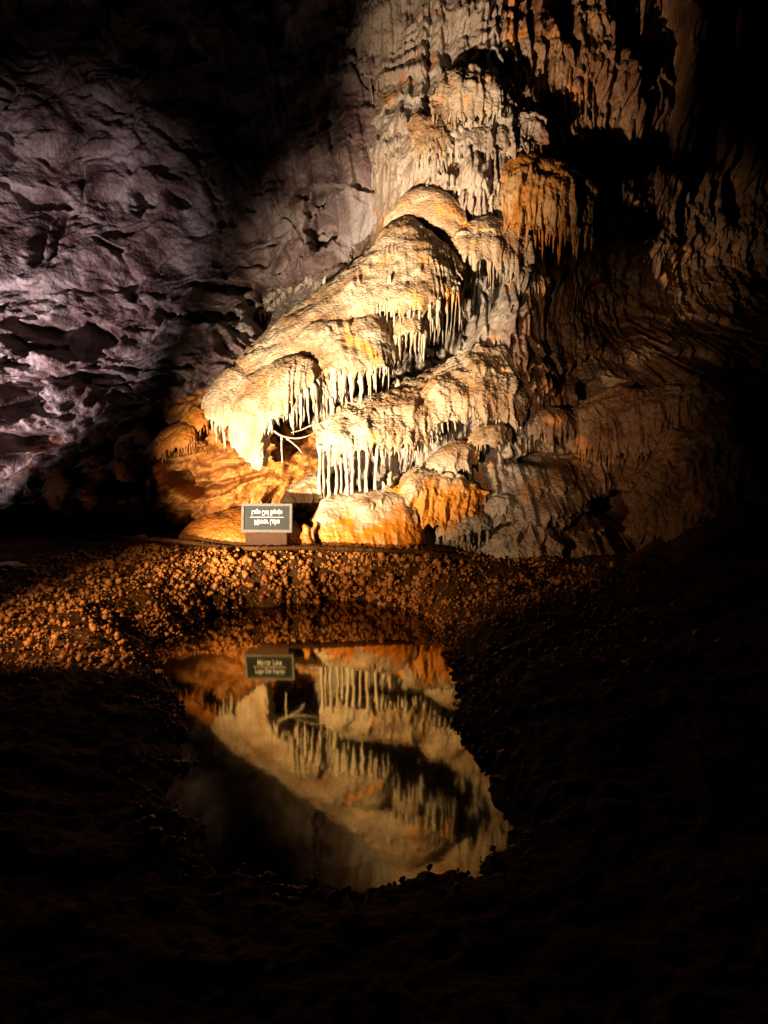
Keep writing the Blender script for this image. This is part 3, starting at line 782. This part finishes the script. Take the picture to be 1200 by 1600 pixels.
# rods of stone reaching out under the front dome
def tube(name, pts, r0, r1, material, parent=None, origin=(0, 0, 0), ns=7, n=14, flat=1.0):
    c, _ = spline(np.array(pts) - np.array(origin), n)
    t = np.gradient(c, axis=0); t /= np.linalg.norm(t, axis=1)[:, None]
    a = np.cross(t, [0, 0.3, 1.0]); a /= np.linalg.norm(a, axis=1)[:, None]
    b = np.cross(t, a)
    rr = np.linspace(r0, r1, n) * (1 + .15 * rng.normal(size=n))
    ang = np.linspace(0, 2 * np.pi, ns, endpoint=False)
    v = c[:, None] + rr[:, None, None] * (np.cos(ang)[None, :, None] * a[:, None] + flat * np.sin(ang)[None, :, None] * b[:, None])
    f = [(i * ns + j, i * ns + (j + 1) % ns, (i + 1) * ns + (j + 1) % ns, (i + 1) * ns + j) for i in range(n - 1) for j in range(ns)]
    return link(name, mesh_from(name, v.reshape(-1, 3), f), material, parent)

front = [o for o in col.objects if o.get('label', '').startswith('bright front dome')][0]
fo = np.array(front.location)
for pts in ([(426, 672, 9.0), (440, 681, 8.95), (462, 685, 8.95), (484, 680, 9.0), (502, 668, 9.1)],
            [(448, 685, 8.95), (458, 693, 8.93), (466, 700, 8.92), (471, 707, 8.92)],
            [(505, 660, 9.15), (488, 664, 9.05), (470, 672, 9.0), (455, 676, 8.98)],
            [(440, 680, 8.96), (440, 700, 8.95), (441, 723, 8.95)]):
    tube('helictite', [P(*q) for q in pts], .013, .006, M['spar'], front, fo)

# thin rimstone shelf marking an old water level along the bank
shelf = [(120, 838, 8.5), (180, 840, 8.4), (240, 843, 8.3), (290, 847, 8.2), (340, 854, 8.12), (400, 857, 8.08), (470, 856, 8.06), (540, 858, 8.06), (610, 861, 8.06),
         (680, 865, 8.04), (735, 876, 8.0), (790, 891, 7.95), (840, 902, 7.9), (890, 910, 7.85)]
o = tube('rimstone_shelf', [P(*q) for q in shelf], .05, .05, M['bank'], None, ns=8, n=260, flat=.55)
tag(o, 'thin crusted stone shelf line along the top of the popcorn bank', 'shelf')

# ------------------------------------------------------------------ the sign, lettered upside down so that the pool shows it upright
M['sign_frame'] = plain('sign_frame_metal', (0.085, 0.075, 0.06), rough=0.6, metal=0.0, spec=0.1)
M['sign_panel'] = plain('sign_panel', (0.010, 0.010, 0.007), rough=0.5, spec=0.08, bscale=9)
M['sign_text'] = plain('sign_lettering', (0.34, 0.32, 0.27), rough=0.5)
M['sign_base'] = plain('sign_base_wood', (0.045, 0.018, 0.006), rough=0.7, spec=0.1, bump=.4)
sw, shh, th = 0.575, 0.33, 0.035
foot = P(417, 847, 8.22)
sign = link('sign', None, loc=foot)
sign.rotation_euler = (R(-9), 0, R(-2))
tag(sign, 'small framed dark sign with upside-down white lettering on the bank', 'sign')

def box_mesh(name, boxes, bevel=0.004):
    import bmesh
    bm = bmesh.new()
    for (x0, x1, y0, y1, z0, z1) in boxes:
        r = bmesh.ops.create_cube(bm, size=1)
        for v in r['verts']:
            v.co = ((x0 + x1) / 2 + v.co.x * (x1 - x0), (y0 + y1) / 2 + v.co.y * (y1 - y0), (z0 + z1) / 2 + v.co.z * (z1 - z0))
    if bevel:
        bmesh.ops.bevel(bm, geom=list(bm.edges), offset=bevel, segments=2, affect='EDGES')
    m = bpy.data.meshes.new(name); bm.to_mesh(m); bm.free()
    return m

zb = 0.105
link('base', box_mesh('base', [(-.235, .235, -.05, .07, -.06, zb + .0)]), M['sign_base'], sign)
fw = .028
link('frame', box_mesh('frame', [(-sw/2, sw/2, -.03, .02, zb + .002, zb + fw + .008), (-sw/2, sw/2, -.03, .02, zb + shh - fw, zb + shh),
                                 (-sw/2, -sw/2 + fw, -.0295, .0195, zb + fw + .008, zb + shh - fw), (sw/2 - fw, sw/2, -.0295, .0195, zb + fw + .008, zb + shh - fw)], .003), M['sign_frame'], sign)
link('panel', box_mesh('panel', [(-sw/2 + fw, sw/2 - fw, -.012, .012, zb + fw + .008, zb + shh - fw)], 0), M['sign_panel'], sign)
mid = zb + shh * .53
link('rule', box_mesh('rule', [(-.19, .19, -.0155, -.0125, mid - .0035, mid + .0035)], 0), M['sign_text'], sign)

def lettering(body, size, zc, width):
    cu = bpy.data.curves.new('lettering', 'FONT')
    cu.body = body; cu.size = size; cu.align_x = 'CENTER'; cu.align_y = 'CENTER'
    cu.extrude = .0008; cu.offset = .0006; cu.shear = 0.0
    tmp = bpy.data.objects.new('lettering_source', cu); col.objects.link(tmp)
    m = bpy.data.meshes.new_from_object(tmp, depsgraph=bpy.context.evaluated_depsgraph_get())
    bpy.data.objects.remove(tmp)
    co = np.empty(len(m.vertices) * 3, np.float32); m.vertices.foreach_get('co', co); co = co.reshape(-1, 3)
    k = width / (co[:, 0].max() - co[:, 0].min())
    v = np.stack([co[:, 0] * k, -.0142 - co[:, 2], zc - co[:, 1] * 1.05], 1)      # mirrored top to bottom
    m.vertices.foreach_set('co', v.astype(np.float32).ravel()); m.name = 'lettering'
    m.materials.clear()
    return link('lettering', m, M['sign_text'], sign)
lettering('Lago Del Espejo', .075, mid + .052, .345)
lettering('Mirror Lake', .085, mid - .055, .285)

# ------------------------------------------------------------------ cave popcorn on the bank: one uncountable crust of knobs
def ico():
    import bmesh
    bm = bmesh.new(); bmesh.ops.create_icosphere(bm, subdivisions=1, radius=1)
    bm.verts.ensure_lookup_table()
    v = np.array([q.co[:] for q in bm.verts]); f = np.array([[q.index for q in p.verts] for p in bm.faces]); bm.free()
    return v, f

def popcorn():
    iv, jf = ico()
    nx_, ny_ = X.shape
    gx, gy = np.gradient(Zb, 0.03, 0.032)
    nrm = np.stack([-gx, -gy, np.ones_like(gx)], 2)
    area = np.linalg.norm(nrm, axis=2); nrm /= area[..., None]
    dens = area * smooth(-.02, .02, sdw) * (1 - smooth(1.2, 2.2, sd)) * (smooth(4.2, 5.6, Y) + .5 * (1 - smooth(.1, .3, sd)) * smooth(2.2, 2.8, Y)) * (1 - smooth(8.25, 8.45, Y))
    dens *= (np.abs(X) / Y < 0.62)
    dens *= 0.25 + smooth(-.35, .25, fbm(X * 2.3, Y * 2.3, 31, 3))
    dens *= 1 - 0.6 * smooth(.2, .9, X)
    pr = (dens / dens.sum()).ravel()
    n = 15500
    idx = rng.choice(len(pr), n, p=pr)
    base = np.stack([X.ravel()[idx], Y.ravel()[idx], Zb.ravel()[idx]], 1); nn = nrm.reshape(-1, 3)[idx]
    base += rng.normal(size=base.shape) * .012
    V, F, off = [], [], 0
    cen, rad = [], []
    for k in range(n):
        r = float(np.clip(.009 * np.exp(rng.normal() * .6), .0045, .034)) * (1.15 if abs(base[k, 0] + .6) < 1.3 and base[k, 1] > 7.6 else .85)
        m = rng.integers(2, 5)
        for j in range(m):
            d = nn[k] * 1.0 + rng.normal(size=3) * .75 + np.array([0, -.25, .2]); d /= np.linalg.norm(d)
            cen.append(base[k] + d * r * (0.15 + 1.1 * j / m)); rad.append(r * rng.uniform(.55, 1.0))
    cen = np.array(cen); rad = np.array(rad); n2 = len(cen)
    ic = iv[None] * rad[:, None, None] * (1.12 + .2 * rng.normal(size=(n2, len(iv), 1)))
    V = (cen[:, None] + ic).reshape(-1, 3)
    F = (jf[None] + (np.arange(n2) * len(iv))[:, None, None]).reshape(-1, 3)
    o = link('cave_popcorn', mesh_from('cave_popcorn', V, F), M['popcorn'])
    tag(o, 'crust of knobbly orange brown cave popcorn covering the pool bank', 'cave popcorn', kind='stuff')
popcorn()

# ------------------------------------------------------------------ long stalactites hanging on the dim right wall
for k in range(46):
    cx = random.choice([random.uniform(800, 960), random.uniform(900, 1150)])
    y0 = random.uniform(-20, 330)
    q = P(cx, y0, 11.0)
    for _ in range(6):                                   # step onto the rock face along the line of sight
        q = P(cx, y0, wall_at(q[0], q[2]))
    spike('stalactite', q + np.array([0, -.015, .03]), random.uniform(.18, .7), random.uniform(.018, .042), wall_r, meshes=M_SPIKE_BR, tilt=.02)

# ------------------------------------------------------------------ loose stones on the left bank
def stone(label, px_, py_, z, size, seed):
    import bmesh
    bm = bmesh.new(); bmesh.ops.create_icosphere(bm, subdivisions=3, radius=1)
    v = np.array([q.co[:] for q in bm.verts])
    d = 1 + .30 * fbm(v[:, 0] * 1.1 + seed, v[:, 1] * 1.1, v[:, 2] * 1.1, 4)
    for q, k in zip(bm.verts, d):
        q.co = q.co * float(k)
        q.co.x = max(-.8, min(.85, q.co.x)); q.co.z = max(-.7, min(.75, q.co.z))
    m = bpy.data.meshes.new('stone'); bm.to_mesh(m); bm.free()
    m.polygons.foreach_set('use_smooth', np.ones(len(m.polygons), bool))
    o = link('stone', m, M['wall_left'], None, W(px_, py_, z) + np.array([0, 0, size[2] * .3]))
    o.scale = size; o.rotation_euler = (.1, .05 * seed, seed * 1.3)
    tag(o, label, 'stone')
stone('pale loose stone at the left edge of the picture above the dark bank', 18, 893, .42, (.16, .12, .09), 1)
stone('flat pale stone on the top edge of the bank, far left', 134, 842, .52, (.12, .09, .05), 2)
stone('small stone on the bank edge left of the orange mound', 214, 846, .52, (.13, .09, .06), 3)
stone('brown stone standing on the ledge under the dark slot', 236, 822, .56, (.11, .09, .08), 4)
